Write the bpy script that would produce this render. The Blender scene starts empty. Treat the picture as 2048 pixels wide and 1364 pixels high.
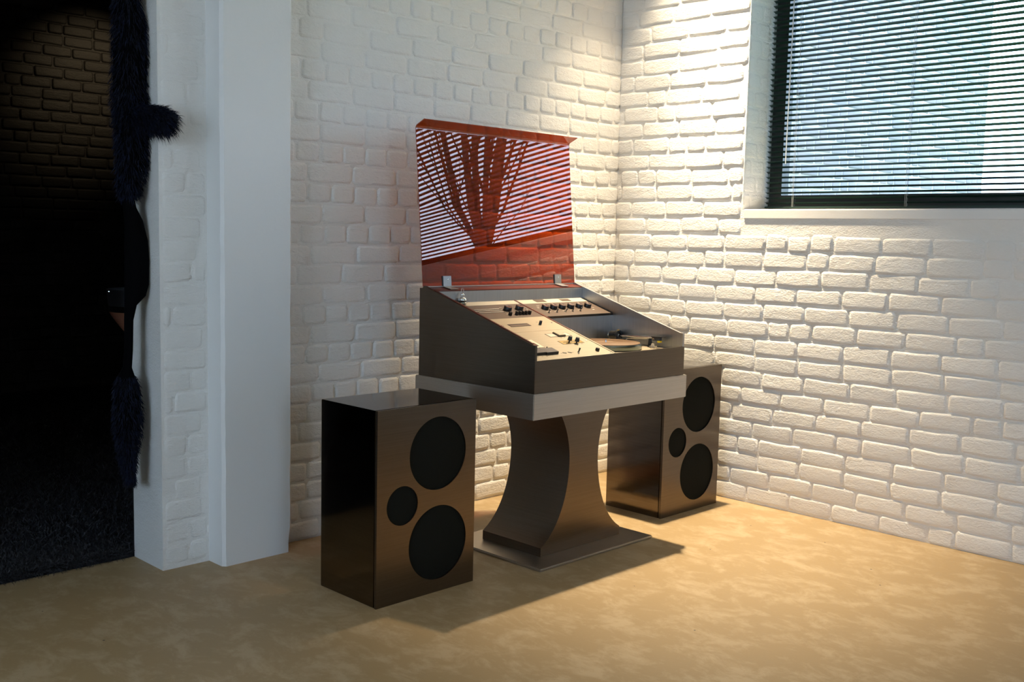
import bpy, bmesh, math, random
import numpy as np
from mathutils import Vector, Matrix

random.seed(7); rng = np.random.default_rng(7)
scene = bpy.context.scene
COL = scene.collection

# ------------------------------------------------------------------ camera
W, H = 2048, 1364
F, YAW, PIT, ROL = 2074.19, .7895, .1005, .0225
CAM = np.array([-4.633, -3.7809, 1.35])
FW = np.array([math.sin(YAW)*math.cos(PIT), math.cos(YAW)*math.cos(PIT), -math.sin(PIT)])
_r = np.array([math.cos(YAW), -math.sin(YAW), 0]); _u = np.cross(_r, FW)
RT = math.cos(ROL)*_r + math.sin(ROL)*_u
UP = -math.sin(ROL)*_r + math.cos(ROL)*_u
cd = bpy.data.cameras.new('camera'); cam = bpy.data.objects.new('camera', cd); COL.objects.link(cam)
cd.sensor_width = 36; cd.lens = F/W*36; cd.clip_start = .05; cd.clip_end = 300
m = Matrix.Identity(4)
for i in range(3):
    m[i][0] = RT[i]; m[i][1] = UP[i]; m[i][2] = -FW[i]; m[i][3] = CAM[i]
cam.matrix_world = m
scene.camera = cam

# ------------------------------------------------------------------ sky, lights, exposure
wd = bpy.data.worlds.new('world'); scene.world = wd; wd.use_nodes = True
nt = wd.node_tree; nt.nodes.clear()
o_ = nt.nodes.new('ShaderNodeOutputWorld'); b_ = nt.nodes.new('ShaderNodeBackground')
tc = nt.nodes.new('ShaderNodeTexCoord'); sx = nt.nodes.new('ShaderNodeSeparateXYZ'); cr = nt.nodes.new('ShaderNodeValToRGB')
nt.links.new(tc.outputs['Generated'], sx.inputs[0]); nt.links.new(sx.outputs['Z'], cr.inputs[0])
cr.color_ramp.elements[0].position = 0.0; cr.color_ramp.elements[0].color = (.64, .81, 1, 1)
cr.color_ramp.elements[1].position = .75; cr.color_ramp.elements[1].color = (.38, .62, 1, 1)
nt.links.new(cr.outputs[0], b_.inputs['Color']); b_.inputs['Strength'].default_value = 8.5
nt.links.new(b_.outputs[0], o_.inputs['Surface'])

scene.view_settings.view_transform = 'Standard'; scene.view_settings.look = 'None'
scene.view_settings.gamma = 1; scene.view_settings.use_curve_mapping = False
scene.view_settings.exposure = 0.0
try:
    scene.cycles.max_bounces = 10; scene.cycles.transparent_max_bounces = 24
    scene.cycles.caustics_reflective = False; scene.cycles.caustics_refractive = False
except Exception: pass

def light(name, kind, loc, tgt, power, color, **kw):
    l = bpy.data.lights.new(name, kind); l.energy = power; l.color = color
    for k, v in kw.items(): setattr(l, k, v)
    o = bpy.data.objects.new(name, l); COL.objects.link(o); o.location = loc
    o.rotation_euler = (Vector(tgt)-Vector(loc)).to_track_quat('-Z', 'Y').to_euler()
    return o
WARM = (1, .80, .54)
# recessed ceiling spots over the corner (positions found from the shadows on the floor)
light('ceiling_spot_corner_offscreen', 'SPOT', (-.285, -.62, 3.22), (-.62, -1.02, 0), 900, WARM, spot_size=math.radians(67), spot_blend=1.0, shadow_soft_size=.035)
light('ceiling_spot_wall_offscreen', 'SPOT', (-.235, -.53, 3.22), (-.20, -.42, 0), 200, WARM, spot_size=math.radians(70), spot_blend=1.0, shadow_soft_size=.035)
# a further spot of the same row over the open floor
light('ceiling_spot_floor_offscreen', 'SPOT', (-2.6, -2.6, 3.22), (-2.7, -2.5, 0), 60, WARM, spot_size=math.radians(95), spot_blend=1.0, shadow_soft_size=.05)
# inside the dark room
light('dark_room_spot_offscreen', 'SPOT', (-.55, 3.6, 3.24), (-.95, 4.8, 2.5), 34, (1, .76, .45), spot_size=math.radians(52), spot_blend=1.0, shadow_soft_size=.02)

# ------------------------------------------------------------------ pixel helpers
def ray(px, py): return FW + RT*(px-W/2)/F + UP*(H/2-py)/F
def un(px, py, ax, val):
    d = ray(px, py); return CAM + d*((val-CAM[ax])/d[ax])
PY0, PZ0, PY1, PZ1 = -1.05, .873, -.44, 1.0630          # sloping control plane of the console
PN = np.array([0, -(PZ1-PZ0), PY1-PY0]); PN = PN/np.linalg.norm(PN)
PT = np.array([0, PY1-PY0, PZ1-PZ0]); PT = PT/np.linalg.norm(PT)
def onp(px, py):
    d = ray(px, py); P = np.array([0, PY0, PZ0]); return CAM + d*(((P-CAM)@PN)/(d@PN))
def pz(y): return PZ0 + (y-PY0)*(PZ1-PZ0)/(PY1-PY0)

# ------------------------------------------------------------------ materials
M = {}
def mat(name, color, rough=.5, metal=0, bump=None, noise=None, spec=None, aniso=None, coat=None):
    """bump=(scale xyz, strength, distance, detail); noise=(scale xyz, colour2, lo, hi)"""
    mt = bpy.data.materials.new(name); mt.use_nodes = True; n = mt.node_tree; p = n.nodes['Principled BSDF']
    p.inputs['Base Color'].default_value = (*color, 1); p.inputs['Roughness'].default_value = rough; p.inputs['Metallic'].default_value = metal
    if spec is not None: p.inputs['Specular IOR Level'].default_value = spec
    if aniso: p.inputs['Anisotropic'].default_value = aniso
    if coat: p.inputs['Coat Weight'].default_value = coat; p.inputs['Coat Roughness'].default_value = .08
    geo = n.nodes.new('ShaderNodeNewGeometry')
    def tex(sc, det=4):
        mp = n.nodes.new('ShaderNodeMapping'); mp.inputs['Scale'].default_value = sc
        n.links.new(geo.outputs['Position'], mp.inputs['Vector'])
        t = n.nodes.new('ShaderNodeTexNoise'); t.inputs['Scale'].default_value = 1; t.inputs['Detail'].default_value = det; t.inputs['Roughness'].default_value = .6
        n.links.new(mp.outputs[0], t.inputs['Vector']); return t
    if noise:
        t = tex(noise[0]); r = n.nodes.new('ShaderNodeValToRGB')
        r.color_ramp.elements[0].position = noise[2]; r.color_ramp.elements[1].position = noise[3]
        r.color_ramp.elements[0].color = (*color, 1); r.color_ramp.elements[1].color = (*noise[1], 1)
        n.links.new(t.outputs['Fac'], r.inputs[0]); n.links.new(r.outputs[0], p.inputs['Base Color'])
    if bump:
        prev = None
        for (sc, st, di, de) in bump:
            t = tex(sc, de); bp = n.nodes.new('ShaderNodeBump'); bp.inputs['Strength'].default_value = st; bp.inputs['Distance'].default_value = di
            n.links.new(t.outputs['Fac'], bp.inputs['Height'])
            if prev: n.links.new(prev.outputs[0], bp.inputs['Normal'])
            prev = bp
        n.links.new(prev.outputs[0], p.inputs['Normal'])
    M[name] = mt; return mt
mat('white_paint', (.80, .785, .75), .5, bump=[((16, 16, 30), .45, .010, 3), ((80, 80, 190), .75, .004, 4)])
mat('white_plaster', (.78, .775, .755), .5, bump=[((5, 5, 5), .25, .008, 3), ((90, 90, 90), .22, .002, 3)])
mat('ceiling_paint', (.7, .68, .64), .7)
mat('black_paint', (.016, .014, .012), .62, bump=[((14, 14, 30), .35, .010, 3), ((70, 70, 170), .5, .004, 3)])
mat('black_plain', (.008, .008, .008), .7)
mat('bronze_steel', (.14, .112, .086), .3, 1, noise=((3, 3, 260), (.155, .124, .096), .4, .6), aniso=.4)
mat('bronze_lacquer', (.14, .112, .086), .11, 1, noise=((3, 3, 200), (.155, .124, .096), .4, .6))
mat('brushed_steel', (.56, .53, .49), .34, 1, noise=((4, 4, 320), (.5, .47, .43), .35, .65))
mat('satin_steel', (.42, .43, .44), .38, 1, noise=((260, 260, 4), (.37, .38, .39), .35, .65))
mat('cream_aluminium', (.33, .272, .19), .42, .2, noise=((6, 200, 200), (.30, .248, .172), .4, .6))
mat('pale_aluminium', (.46, .41, .33), .4, .2)
mat('brown_face', (.075, .048, .033), .45, .2)
mat('black_plastic', (.008, .008, .009), .38)
mat('key_brown', (.045, .03, .03), .4)
mat('knob_cap', (.28, .19, .17), .22, .9)
mat('chrome', (.8, .8, .8), .08, 1)
mat('print_white', (.75, .7, .6), .6)
mat('meter_face', (.78, .68, .52), .35)
mat('rail_brown', (.10, .022, .014), .3)
mat('platter_metal', (.2, .25, .25), .2, 1)
mat('rubber_mat', (.17, .105, .06), .34)
mat('yellow_plastic', (.85, .62, .02), .4)
mat('brass', (.8, .55, .2), .2, 1)
mat('grille_cloth', (.008, .009, .007), .9, spec=.12, bump=[((420, 420, 420), .6, .002, 1)])
mat('slat_green', (.018, .045, .033), .3)
mat('frame_black', (.008, .009, .009), .35)
mat('cord', (.4, .42, .42), .5)
mat('fur_navy', (.006, .010, .030), .7, noise=((40, 40, 40), (.002, .003, .007), .35, .65), spec=.2)
mat('hide_black', (.0015, .0015, .002), .95, spec=.05)
mat('carpet_black', (.018, .018, .022), .7)
mat('copper_shell', (.8, .34, .2), .35, .0)
mat('outside_brick', (.30, .265, .255), .8, noise=((3, 3, 9), (.36, .29, .265), .4, .6))
mat('outside_mortar', (.52, .49, .45), .9)
mat('lawn', (.10, .19, .055), .9)
mat('bark', (.05, .042, .036), .9)
def floor_mat():
    mt = bpy.data.materials.new('concrete_floor'); mt.use_nodes = True; n = mt.node_tree; p = n.nodes['Principled BSDF']
    geo = n.nodes.new('ShaderNodeNewGeometry')
    def nz(scale, det, rough=.6, dist=0):
        mp = n.nodes.new('ShaderNodeMapping'); mp.inputs['Scale'].default_value = scale; n.links.new(geo.outputs['Position'], mp.inputs['Vector'])
        t = n.nodes.new('ShaderNodeTexNoise'); t.inputs['Scale'].default_value = 1; t.inputs['Detail'].default_value = det; t.inputs['Roughness'].default_value = rough; t.inputs['Distortion'].default_value = dist
        n.links.new(mp.outputs[0], t.inputs['Vector']); return t
    a = nz((9, 5.5, 1), 12, .74, .35); r = n.nodes.new('ShaderNodeValToRGB'); e = r.color_ramp.elements
    e[0].position = .47; e[0].color = (.35, .248, .124, 1); e[1].position = .60; e[1].color = (.435, .33, .195, 1)
    n.links.new(a.outputs['Fac'], r.inputs[0])
    b = nz((.7, .7, 1), 3); r2 = n.nodes.new('ShaderNodeValToRGB'); r2.color_ramp.elements[0].color = (.88, .88, .9, 1); r2.color_ramp.elements[1].color = (1.05, 1.03, 1, 1)
    n.links.new(b.outputs['Fac'], r2.inputs[0])
    mx = n.nodes.new('ShaderNodeMixRGB'); mx.blend_type = 'MULTIPLY'; mx.inputs[0].default_value = 1
    n.links.new(r.outputs[0], mx.inputs[1]); n.links.new(r2.outputs[0], mx.inputs[2])
    # sparse dark specks
    v = n.nodes.new('ShaderNodeTexVoronoi'); v.inputs['Scale'].default_value = 5.5; n.links.new(geo.outputs['Position'], v.inputs['Vector'])
    lt = n.nodes.new('ShaderNodeMath'); lt.operation = 'LESS_THAN'; lt.inputs[1].default_value = .022; n.links.new(v.outputs['Distance'], lt.inputs[0])
    m2 = n.nodes.new('ShaderNodeMixRGB'); m2.inputs[2].default_value = (.07, .055, .045, 1)
    n.links.new(lt.outputs[0], m2.inputs[0]); n.links.new(mx.outputs[0], m2.inputs[1])
    n.links.new(m2.outputs[0], p.inputs['Base Color'])
    rr = n.nodes.new('ShaderNodeMapRange'); rr.inputs['To Min'].default_value = .42; rr.inputs['To Max'].default_value = .6
    n.links.new(a.outputs['Fac'], rr.inputs['Value']); n.links.new(rr.outputs[0], p.inputs['Roughness'])
    bp = n.nodes.new('ShaderNodeBump'); bp.inputs['Strength'].default_value = .12; bp.inputs['Distance'].default_value = .004
    c = nz((40, 40, 40), 5); n.links.new(c.outputs['Fac'], bp.inputs['Height']); n.links.new(bp.outputs[0], p.inputs['Normal'])
    M['concrete_floor'] = mt
floor_mat()
def clear_mat(name, tint, ior, rough=0):
    """thin clear sheet: tinted straight-through transmission plus a Fresnel mirror, so light passes it without caustics"""
    mt = bpy.data.materials.new(name); mt.use_nodes = True; n = mt.node_tree; n.nodes.remove(n.nodes['Principled BSDF'])
    out = n.nodes['Material Output']; tr = n.nodes.new('ShaderNodeBsdfTransparent'); tr.inputs[0].default_value = (*tint, 1)
    gl = n.nodes.new('ShaderNodeBsdfGlossy'); gl.inputs['Roughness'].default_value = rough
    fr = n.nodes.new('ShaderNodeFresnel'); g = n.nodes.new('ShaderNodeNewGeometry'); mr = n.nodes.new('ShaderNodeMapRange')
    mr.inputs['To Min'].default_value = ior; mr.inputs['To Max'].default_value = 1/ior     # the same mirror strength on both faces of the sheet
    n.links.new(g.outputs['Backfacing'], mr.inputs['Value']); n.links.new(mr.outputs[0], fr.inputs['IOR'])
    mx = n.nodes.new('ShaderNodeMixShader'); n.links.new(fr.outputs[0], mx.inputs[0]); n.links.new(tr.outputs[0], mx.inputs[1]); n.links.new(gl.outputs[0], mx.inputs[2])
    n.links.new(mx.outputs[0], out.inputs['Surface']); M[name] = mt
clear_mat('amber_acrylic', (.58, .20, .078), 1.85)
clear_mat('window_glass', (.97, .985, .98), 1.35)
mat('clear_rod', (.78, .82, .86), .15)

# ------------------------------------------------------------------ object helpers
def tag(o, label, cat=None, group=None, kind=None):
    o['label'] = label
    if cat: o['category'] = cat
    if group: o['group'] = group
    if kind: o['kind'] = kind
    return o
def root(name, loc, label, cat, group=None):
    o = bpy.data.objects.new(name, None); COL.objects.link(o); o.location = loc; o.empty_display_size = .1
    return tag(o, label, cat, group)
def absloc(o):
    v = Vector((0, 0, 0))
    while o: v = v + o.location; o = o.parent
    return v
class MB:
    def __init__(s): s.v = []; s.f = []
    def add(s, vs, fs):
        k = len(s.v); s.v += [tuple(float(q) for q in p) for p in vs]; s.f += [tuple(i+k for i in f) for f in fs]; return s
    def box(s, a, b):
        x0, y0, z0 = a; x1, y1, z1 = b
        return s.add([(x0,y0,z0),(x1,y0,z0),(x1,y1,z0),(x0,y1,z0),(x0,y0,z1),(x1,y0,z1),(x1,y1,z1),(x0,y1,z1)],
                     [(0,3,2,1),(4,5,6,7),(0,1,5,4),(1,2,6,5),(2,3,7,6),(3,0,4,7)])
    def obox(s, c, ex, ey, ez, sx, sy, h0, h1, taper=1):
        """oriented box: footprint sx by sy along ex, ey, from h0 to h1 along ez"""
        c, ex, ey, ez = map(np.asarray, (c, ex, ey, ez)); vs = []
        for h, k in ((h0, 1), (h1, taper)):
            for a, b in ((-1,-1),(1,-1),(1,1),(-1,1)): vs.append(c+ex*a*sx/2*k+ey*b*sy/2*k+ez*h)
        return s.add(vs, [(0,3,2,1),(4,5,6,7),(0,1,5,4),(1,2,6,5),(2,3,7,6),(3,0,4,7)])
    def prism(s, poly, ax, lo, hi):
        """polygon in the two remaining axes, extruded along ax"""
        n = len(poly); vs = []
        for h in (lo, hi):
            for p in poly:
                q = list(p); q.insert(ax, h); vs.append(q)
        return s.add(vs, [tuple(range(n))[::-1], tuple(range(n, 2*n))] + [(i, (i+1) % n, n+(i+1) % n, n+i) for i in range(n)])
    def lathe(s, prof, c, ez=(0,0,1), n=32, cap=True):
        ez = np.asarray(ez, float); ez = ez/np.linalg.norm(ez); t = np.array([1., 0, 0]) if abs(ez[0]) < .9 else np.array([0, 1., 0])
        ex = np.cross(t, ez); ex /= np.linalg.norm(ex); ey = np.cross(ez, ex); c = np.asarray(c, float); vs = []; fs = []
        for r, h in prof:
            for i in range(n):
                a = 2*math.pi*i/n; vs.append(c+ex*r*math.cos(a)+ey*r*math.sin(a)+ez*h)
        for j in range(len(prof)-1):
            for i in range(n): fs.append((j*n+i, j*n+(i+1) % n, (j+1)*n+(i+1) % n, (j+1)*n+i))
        if cap: fs += [tuple(range(n))[::-1], tuple(range((len(prof)-1)*n, len(prof)*n))]
        return s.add(vs, fs)
    def tube(s, pts, rad, n=8, cap=True):
        pts = [np.asarray(p, float) for p in pts]; k = len(pts)
        if not hasattr(rad, '__len__'): rad = [rad]*k
        vs = []; fs = []; prev = None
        for i, p in enumerate(pts):
            d = pts[min(i+1, k-1)]-pts[max(i-1, 0)]; d /= (np.linalg.norm(d)+1e-9)
            if prev is None:
                t = np.array([0, 0, 1.]) if abs(d[2]) < .9 else np.array([1., 0, 0]); ex = np.cross(t, d)
            else: ex = prev-d*(prev@d)
            ex /= (np.linalg.norm(ex)+1e-9); prev = ex; ey = np.cross(d, ex)
            for j in range(n):
                a = 2*math.pi*j/n; vs.append(p+(ex*math.cos(a)+ey*math.sin(a))*rad[i])
        for i in range(k-1):
            for j in range(n): fs.append((i*n+j, i*n+(j+1) % n, (i+1)*n+(j+1) % n, (i+1)*n+j))
        if cap: fs += [tuple(range(n))[::-1], tuple(range((k-1)*n, k*n))]
        return s.add(vs, fs)
    def build(s, name, mt, parent=None, smooth=False, bevel=0, label=None, sharp=40, seg=2):
        me = bpy.data.meshes.new(name)
        off = np.array(absloc(parent)) if parent else np.zeros(3)
        v = np.array(s.v)-off if len(s.v) else np.zeros((0, 3))
        me.from_pydata(v.tolist(), [], s.f); me.materials.append(M[mt])
        if bevel:
            bm = bmesh.new(); bm.from_mesh(me); bmesh.ops.recalc_face_normals(bm, faces=bm.faces)
            es = [e for e in bm.edges if len(e.link_faces) == 2 and e.calc_face_angle() > math.radians(30)]
            bmesh.ops.bevel(bm, geom=es, offset=bevel, segments=seg, affect='EDGES', clamp_overlap=True)
            bm.to_mesh(me); bm.free()
        if mt in ('amber_acrylic', 'window_glass', 'clear_rod'):
            bm = bmesh.new(); bm.from_mesh(me); bmesh.ops.recalc_face_normals(bm, faces=bm.faces); bm.to_mesh(me); bm.free()
        if smooth or bevel:
            for p in me.polygons: p.use_smooth = True
            bm = bmesh.new(); bm.from_mesh(me)
            for e in bm.edges:
                if len(e.link_faces) == 2 and e.calc_face_angle(0) > math.radians(12 if bevel else sharp): e.smooth = False
            bm.to_mesh(me); bm.free()
        me.update()
        o = bpy.data.objects.new(name, me); COL.objects.link(o)
        if parent: o.parent = parent
        if label: o['label'] = label
        return o
def struct(o, label): o['kind'] = 'structure'; o['label'] = label; return o

# ------------------------------------------------------------------ the setting
CEIL = 3.3
WIN = dict(y0=-.83, y1=-4.0, z0=1.515, z1=2.85)       # opening in the right wall
struct(MB().box((-8.2, -7.2, -.2), (.4, .25, 0)).build('floor', 'concrete_floor'), 'mottled tan polished concrete floor')
struct(MB().box((-4.6, .25, -.2), (.7, 5.1, -.01)).build('floor', 'black_plain'), 'dark floor under the black shag carpet')
struct(MB().box((-8.2, -7.2, CEIL), (.7, 5.1, CEIL+.2)).build('ceiling', 'ceiling_paint'), 'plain pale ceiling above the room')
wb = MB().box((-2.755, 0, 0), (0, .25, CEIL)).build('wall_back', 'white_paint')
struct(wb, 'white painted brick wall behind the console')
struct(MB().box((-4.3, 0, 2.75), (-2.755, .25, CEIL)).build('wall_over_doorway', 'white_paint'), 'white wall above the opening to the dark room')
struct(MB().box((-8.2, 0, 0), (-4.3, .25, CEIL)).build('wall_beside_doorway', 'white_paint'), 'white wall on the far side of the dark room opening')
wr = MB().box((0, -7.2, 0), (.4, .25, WIN['z0'])).box((0, -7.2, WIN['z1']), (.4, .25, CEIL)).box((0, WIN['y0'], WIN['z0']), (.4, .25, WIN['z1'])).box((0, -7.2, WIN['z0']), (.4, WIN['y1'], WIN['z1'])).build('wall_right', 'white_paint')
struct(wr, 'white painted brick wall with the blind-covered window')
struct(MB().box((-8.2, -7.2, 0), (-8.0, 0, .7)).box((-8.2, -7.2, 2.8), (-8.0, 0, CEIL)).box((-8.2, -2.0, .7), (-8.0, 0, 2.8)).box((-8.2, -7.2, .7), (-8.0, -4.3, 2.8)).build('wall_left', 'white_plaster'), 'white plastered wall with a window opening opposite the blind')
struct(MB().box((-8.0, -7.2, 0), (0, -7.0, .7)).box((-8.0, -7.2, 2.8), (0, -7.0, CEIL)).box((-8.0, -7.2, .7), (-4.35, -7.0, 2.8)).box((-3.6, -7.2, .7), (0, -7.0, 2.8)).build('wall_front', 'white_plaster'), 'white plastered wall with a window opening facing the console')
# pilaster beside the jamb
def wavy_column(x0, x1, y0, y1, z1, name, mt):
    b = MB(); n = 60; vs = []
    for i in range(n+1):
        z = z1*i/n; j = lambda a: (rng.random()-.5)*a
        d = .012 if i < 2 else 0
        r = .012
        vs += [(x0+j(.003), y0+r+j(.002), z), (x0+r+j(.003), y0+j(.002), z), (x1-r*.6+j(.004)-d*.5, y0+j(.003), z), (x1+j(.005)-d, y0+r*.6+j(.003), z), (x1-d, y1, z), (x0, y1, z)]
    fs = [tuple(range(6))[::-1], tuple(range(n*6, n*6+6))]
    for i in range(n):
        for k in range(6): fs.append((i*6+k, i*6+(k+1) % 6, (i+1)*6+(k+1) % 6, (i+1)*6+k))
    b.add(vs, fs); return b.build(name, mt, smooth=True, sharp=22)
pil = wavy_column(-2.5547, -2.2358, -.1142, .02, CEIL, 'pilaster', 'white_plaster')
struct(pil, 'smooth white plastered pilaster between doorway pier and brick wall')

# ---- bricks: every brick is its own small pillow-edged mesh on the wall's mortar bed
def brick_geo(P0, es, ez, en, w, h, d, rag=1.0):
    """P0 = lower-left corner on the bed; rounded, uneven face"""
    c = .010; e = lambda a: (random.random()-.5)*2*a*rag
    per = [(c, 0), (w*.5, e(.0022)), (w-c, 0), (w, c), (w, h-c), (w-c, h), (w*.5, h+e(.0022)), (c, h), (0, h-c), (0, c)]
    per = [(a+e(.0022), b+e(.0024)) for a, b in per]
    cx, cz = w/2, h/2; tx, tz = e(.05), e(.03); vs = []
    def ring(ins, dep, tilt):
        for a, b in per:
            ka = (a-cx)/(w/2); kb = (b-cz)/(h/2)
            aa = a-ka*ins; bb = b-kb*ins
            q = dep + (tilt*((aa-cx)*tx*.2+(bb-cz)*tz*.9) if tilt else 0)
            vs.append(P0+es*aa+ez*bb+en*max(q, .0006 if tilt else q))
    ring(-.0025, -.002, 0); ring(.0045, d*.88, 1); ring(.013, d, 1)
    n = 10; fs = []
    for j in range(2):
        for i in range(n): fs.append((j*n+i, j*n+(i+1) % n, (j+1)*n+(i+1) % n, (j+1)*n+i))
    fs.append(tuple(range(2*n, 3*n))); return vs, fs
def brick_wall(parent, P0, es, en, length, zlo, zhi, pitch, mode, mt, joint=.009, dep=(.0035, .0075), keep=None, cover=None, maxn=300, rag=1.0, sag=0, jit=.35):
    es, en = np.asarray(es, float), np.asarray(en, float); ez = np.array([0, 0, 1.]); P0 = np.asarray(P0, float)
    L, Hd = .238, .122; items = []; k = 0; z = zlo
    flip = np.cross(es, ez) @ en < 0
    while z < zhi-.02:
        s = 0.0
        kind = mode if mode != 'english' else ('header' if k % 2 else 'stretcher')
        if kind == 'header' and random.random() < .12: kind = 'mix'
        s = -(random.random()*.12 if kind == 'header' else [0, .117, .06, .18][k % 4]+random.random()*.03)
        while s < length:
            bl = {'header': Hd, 'stretcher': L, 'mix': L if random.random() < .6 else Hd, 'running': L if random.random() < .86 else Hd}[kind]
            bl *= 1+(random.random()-.5)*.07
            a, b = max(s, 0), min(s+bl-joint, length); hh = pitch-joint+(random.random()-.5)*.003
            zz = z+(random.random()-.5)*.003*jit*3+sag*math.sin(a*2.1+k*.4)
            ab = (a, b) if keep is None else keep(a, b, zz, zz+hh)
            if ab and ab[1]-ab[0] > .03: items.append((ab[0], ab[1], zz, hh))
            s += bl
        z += pitch; k += 1
    def size(it):
        a, b, zz, hh = it; p = P0+es*(a+b)/2+ez*(zz+hh/2); d = p-CAM; dep_ = d@FW
        if dep_ < .2: return -1
        u, v = W/2+F*(d@RT)/dep_, H/2-F*(d@UP)/dep_
        if u < -60 or u > W+60 or v < -50 or v > H+40: return -1
        if cover and cover(u, v): return 0
        return (b-a)/dep_/dep_
    items = [(size(i), i) for i in items]
    items.sort(key=lambda t: -t[0]); rest = MB()
    for q, (sz, (a, b, zz, hh)) in enumerate(items):
        vs, fs = brick_geo(P0+es*a+ez*zz, es, ez, en, b-a, hh, random.uniform(*dep), rag)
        if flip: fs = [f[::-1] for f in fs]
        if sz > 0 and q < maxn: MB().add(vs, fs).build('brick', mt, parent, smooth=True, sharp=80)
        else: rest.add(vs, fs)
    if rest.v:
        o = rest.build('brickwork', mt, parent, smooth=True, sharp=80); o['kind'] = 'stuff'
def cover_back(u, v):      # hidden behind pilaster, loudspeakers and console body
    return u < 584 or (640 < u < 950 and v > 800) or (840 < u < 1230 and 590 < v < 830) or (1216 < u < 1430 and v > 780)
# the wall left of the corner, between pilaster and corner
brick_wall(wb, (-2.2358, 0, 0), (1, 0, 0), (0, -1, 0), 2.2358, .004, 2.95, .0865, 'english', 'white_paint', cover=cover_back, sag=.003)
# the doorway pier
brick_wall(wb, (-2.742, 0, 0), (1, 0, 0), (0, -1, 0), .178, .02, 2.6, .0865, 'mix', 'white_paint', dep=(.002, .005), sag=.002)
def keep_r(a, b, z0, z1):
    if z1 > 1.462 and b > .824: return (a, .824) if a < .79 else None
    return (a, b)
def cover_right(u, v): return (1216 < u < 1440 and v > 740 and u < 1440) or (u < 1370 and 660 < v < 850)
brick_wall(wr, (0, 0, 0), (0, -1, 0), (-1, 0, 0), 2.62, .004, 2.95, .0865, 'running', 'white_paint', keep=keep_r, cover=cover_right, dep=(.004, .0065), joint=.008, sag=.004, jit=.8, rag=1.5)
# painted bricks of the window reveal
k = 0; z = 1.52
while z < 2.8:
    for (a, b) in (((.005, .112), (.122, .188)) if k % 2 else ((.005, .06), (.07, .185))):
        g = brick_geo(np.array([a, WIN['y0'], z]), np.array([1., 0, 0]), np.array([0, 0, 1.]), np.array([0, -1., 0]), b-a, .0755, random.uniform(.002, .004))
        MB().add(*g).build('brick', 'white_paint', wr, smooth=True, sharp=80)
    z += .0865; k += 1
MB().box((-.0055, -4.2, 1.464), (.19, -.838, 1.516)).build('window_sill', 'white_plaster', wr, bevel=.006, seg=3)

# ---- the dark room
db = MB().box((-4.4, 4.8, -.02), (.5, 5.0, CEIL)).build('wall_dark_room', 'black_paint'); struct(db, 'black painted brick wall inside the dark room')
brick_wall(db, (-2.1, 4.8, 0), (1, 0, 0), (0, -1, 0), 2.0, .02, 3.3, .0865, 'running', 'black_paint', dep=(.007, .014), cover=lambda u, v: u > 262)
struct(MB().box((-4.6, .25, -.02), (-4.4, 5.0, CEIL)).build('wall_dark_room_left', 'black_plain'), 'plain black side wall of the dark room beside the doorway')
struct(MB().box((.5, .25, -.02), (.7, 5.0, CEIL)).build('wall_dark_room_right', 'black_plain'), 'plain black side wall of the dark room behind the console wall')
struct(MB().box((-2.75, .25, 0), (.5, .27, CEIL)).box((-4.4, .25, 0), (-4.3, .27, CEIL)).box((-4.3, .25, 2.75), (-2.75, .27, CEIL)).build('trim_1', 'black_plain'), 'black lining on the dark side of the doorway wall')

# ------------------------------------------------------------------ window and blind
wn = MB()
fx0, fx1 = .25, .32; y0, y1, z0, z1 = WIN['y0'], WIN['y1'], WIN['z0']+.008, WIN['z1']
fw_ = .072
win = bpy.data.objects.new('window_1', None); COL.objects.link(win); win.location = (.28, (y0+y1)/2, z0); struct(win, 'black framed window behind the venetian blind')
fr_ = MB().box((fx0, y1, z0), (fx1, y0, z0+fw_)).box((fx0, y1, z1-fw_), (fx1, y0, z1)).box((fx0, y0-fw_, z0+fw_), (fx1, y0, z1-fw_)).box((fx0, y1, z0+fw_), (fx1, y1+fw_, z1-fw_))
fr_.build('window_frame', 'frame_black', win)
MB().box((fx0-.012, y1, z0), (fx0, y0, z0+.03)).build('frame_ledge', 'frame_black', win, bevel=.004)
MB().box((.282, y1+fw_, z0+fw_), (.288, y0-fw_, z1-fw_)).build('pane', 'window_glass', win)
bl = root('venetian_blind', (.205, -2.4, z0), 'dark green horizontal slat blind hanging in the window recess', 'blind')
PITCH = .0264; TL = math.radians(19); BX = .206; HW = .0125
def slat_mesh():
    b = MB(); n = 6; top = []; bot = []
    for i in range(n+1):
        t = -1+2*i/n; xx = t*HW; zz = .0016*(1-t*t)
        # room side (negative x) edge raised
        x_ = xx*math.cos(TL)-(zz)*math.sin(TL)*-1; z_ = -xx*math.sin(TL)+zz*math.cos(TL)
        top.append((x_, z_+.0003)); bot.append((x_, z_-.0003))
    poly = top+bot[::-1]
    b.prism([(p[0], p[1]) for p in poly], 1, -3.96, -.838); return b
sm = slat_mesh(); sm.v = [(x+BX, y, z+z0) for x, y, z in sm.v]
first = sm.build('slat', 'slat_green', bl, smooth=True, sharp=50)
first.location.z = .030
nsl = int((z1-z0-.06)/PITCH)
for i in range(1, nsl):
    c = first.copy(); COL.objects.link(c); c.parent = bl; c.location.z = .030+i*PITCH; c.rotation_euler.y = random.uniform(-.02, .02)
MB().box((BX-.0125, -3.96, z0+.003), (BX+.0125, -.838, z0+.013)).build('bottom_rail', 'slat_green', bl, bevel=.003)
MB().box((BX-.014, -3.97, z1-.028), (BX+.014, -.836, z1-.002)).build('head_rail', 'slat_green', bl, bevel=.002)
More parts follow.
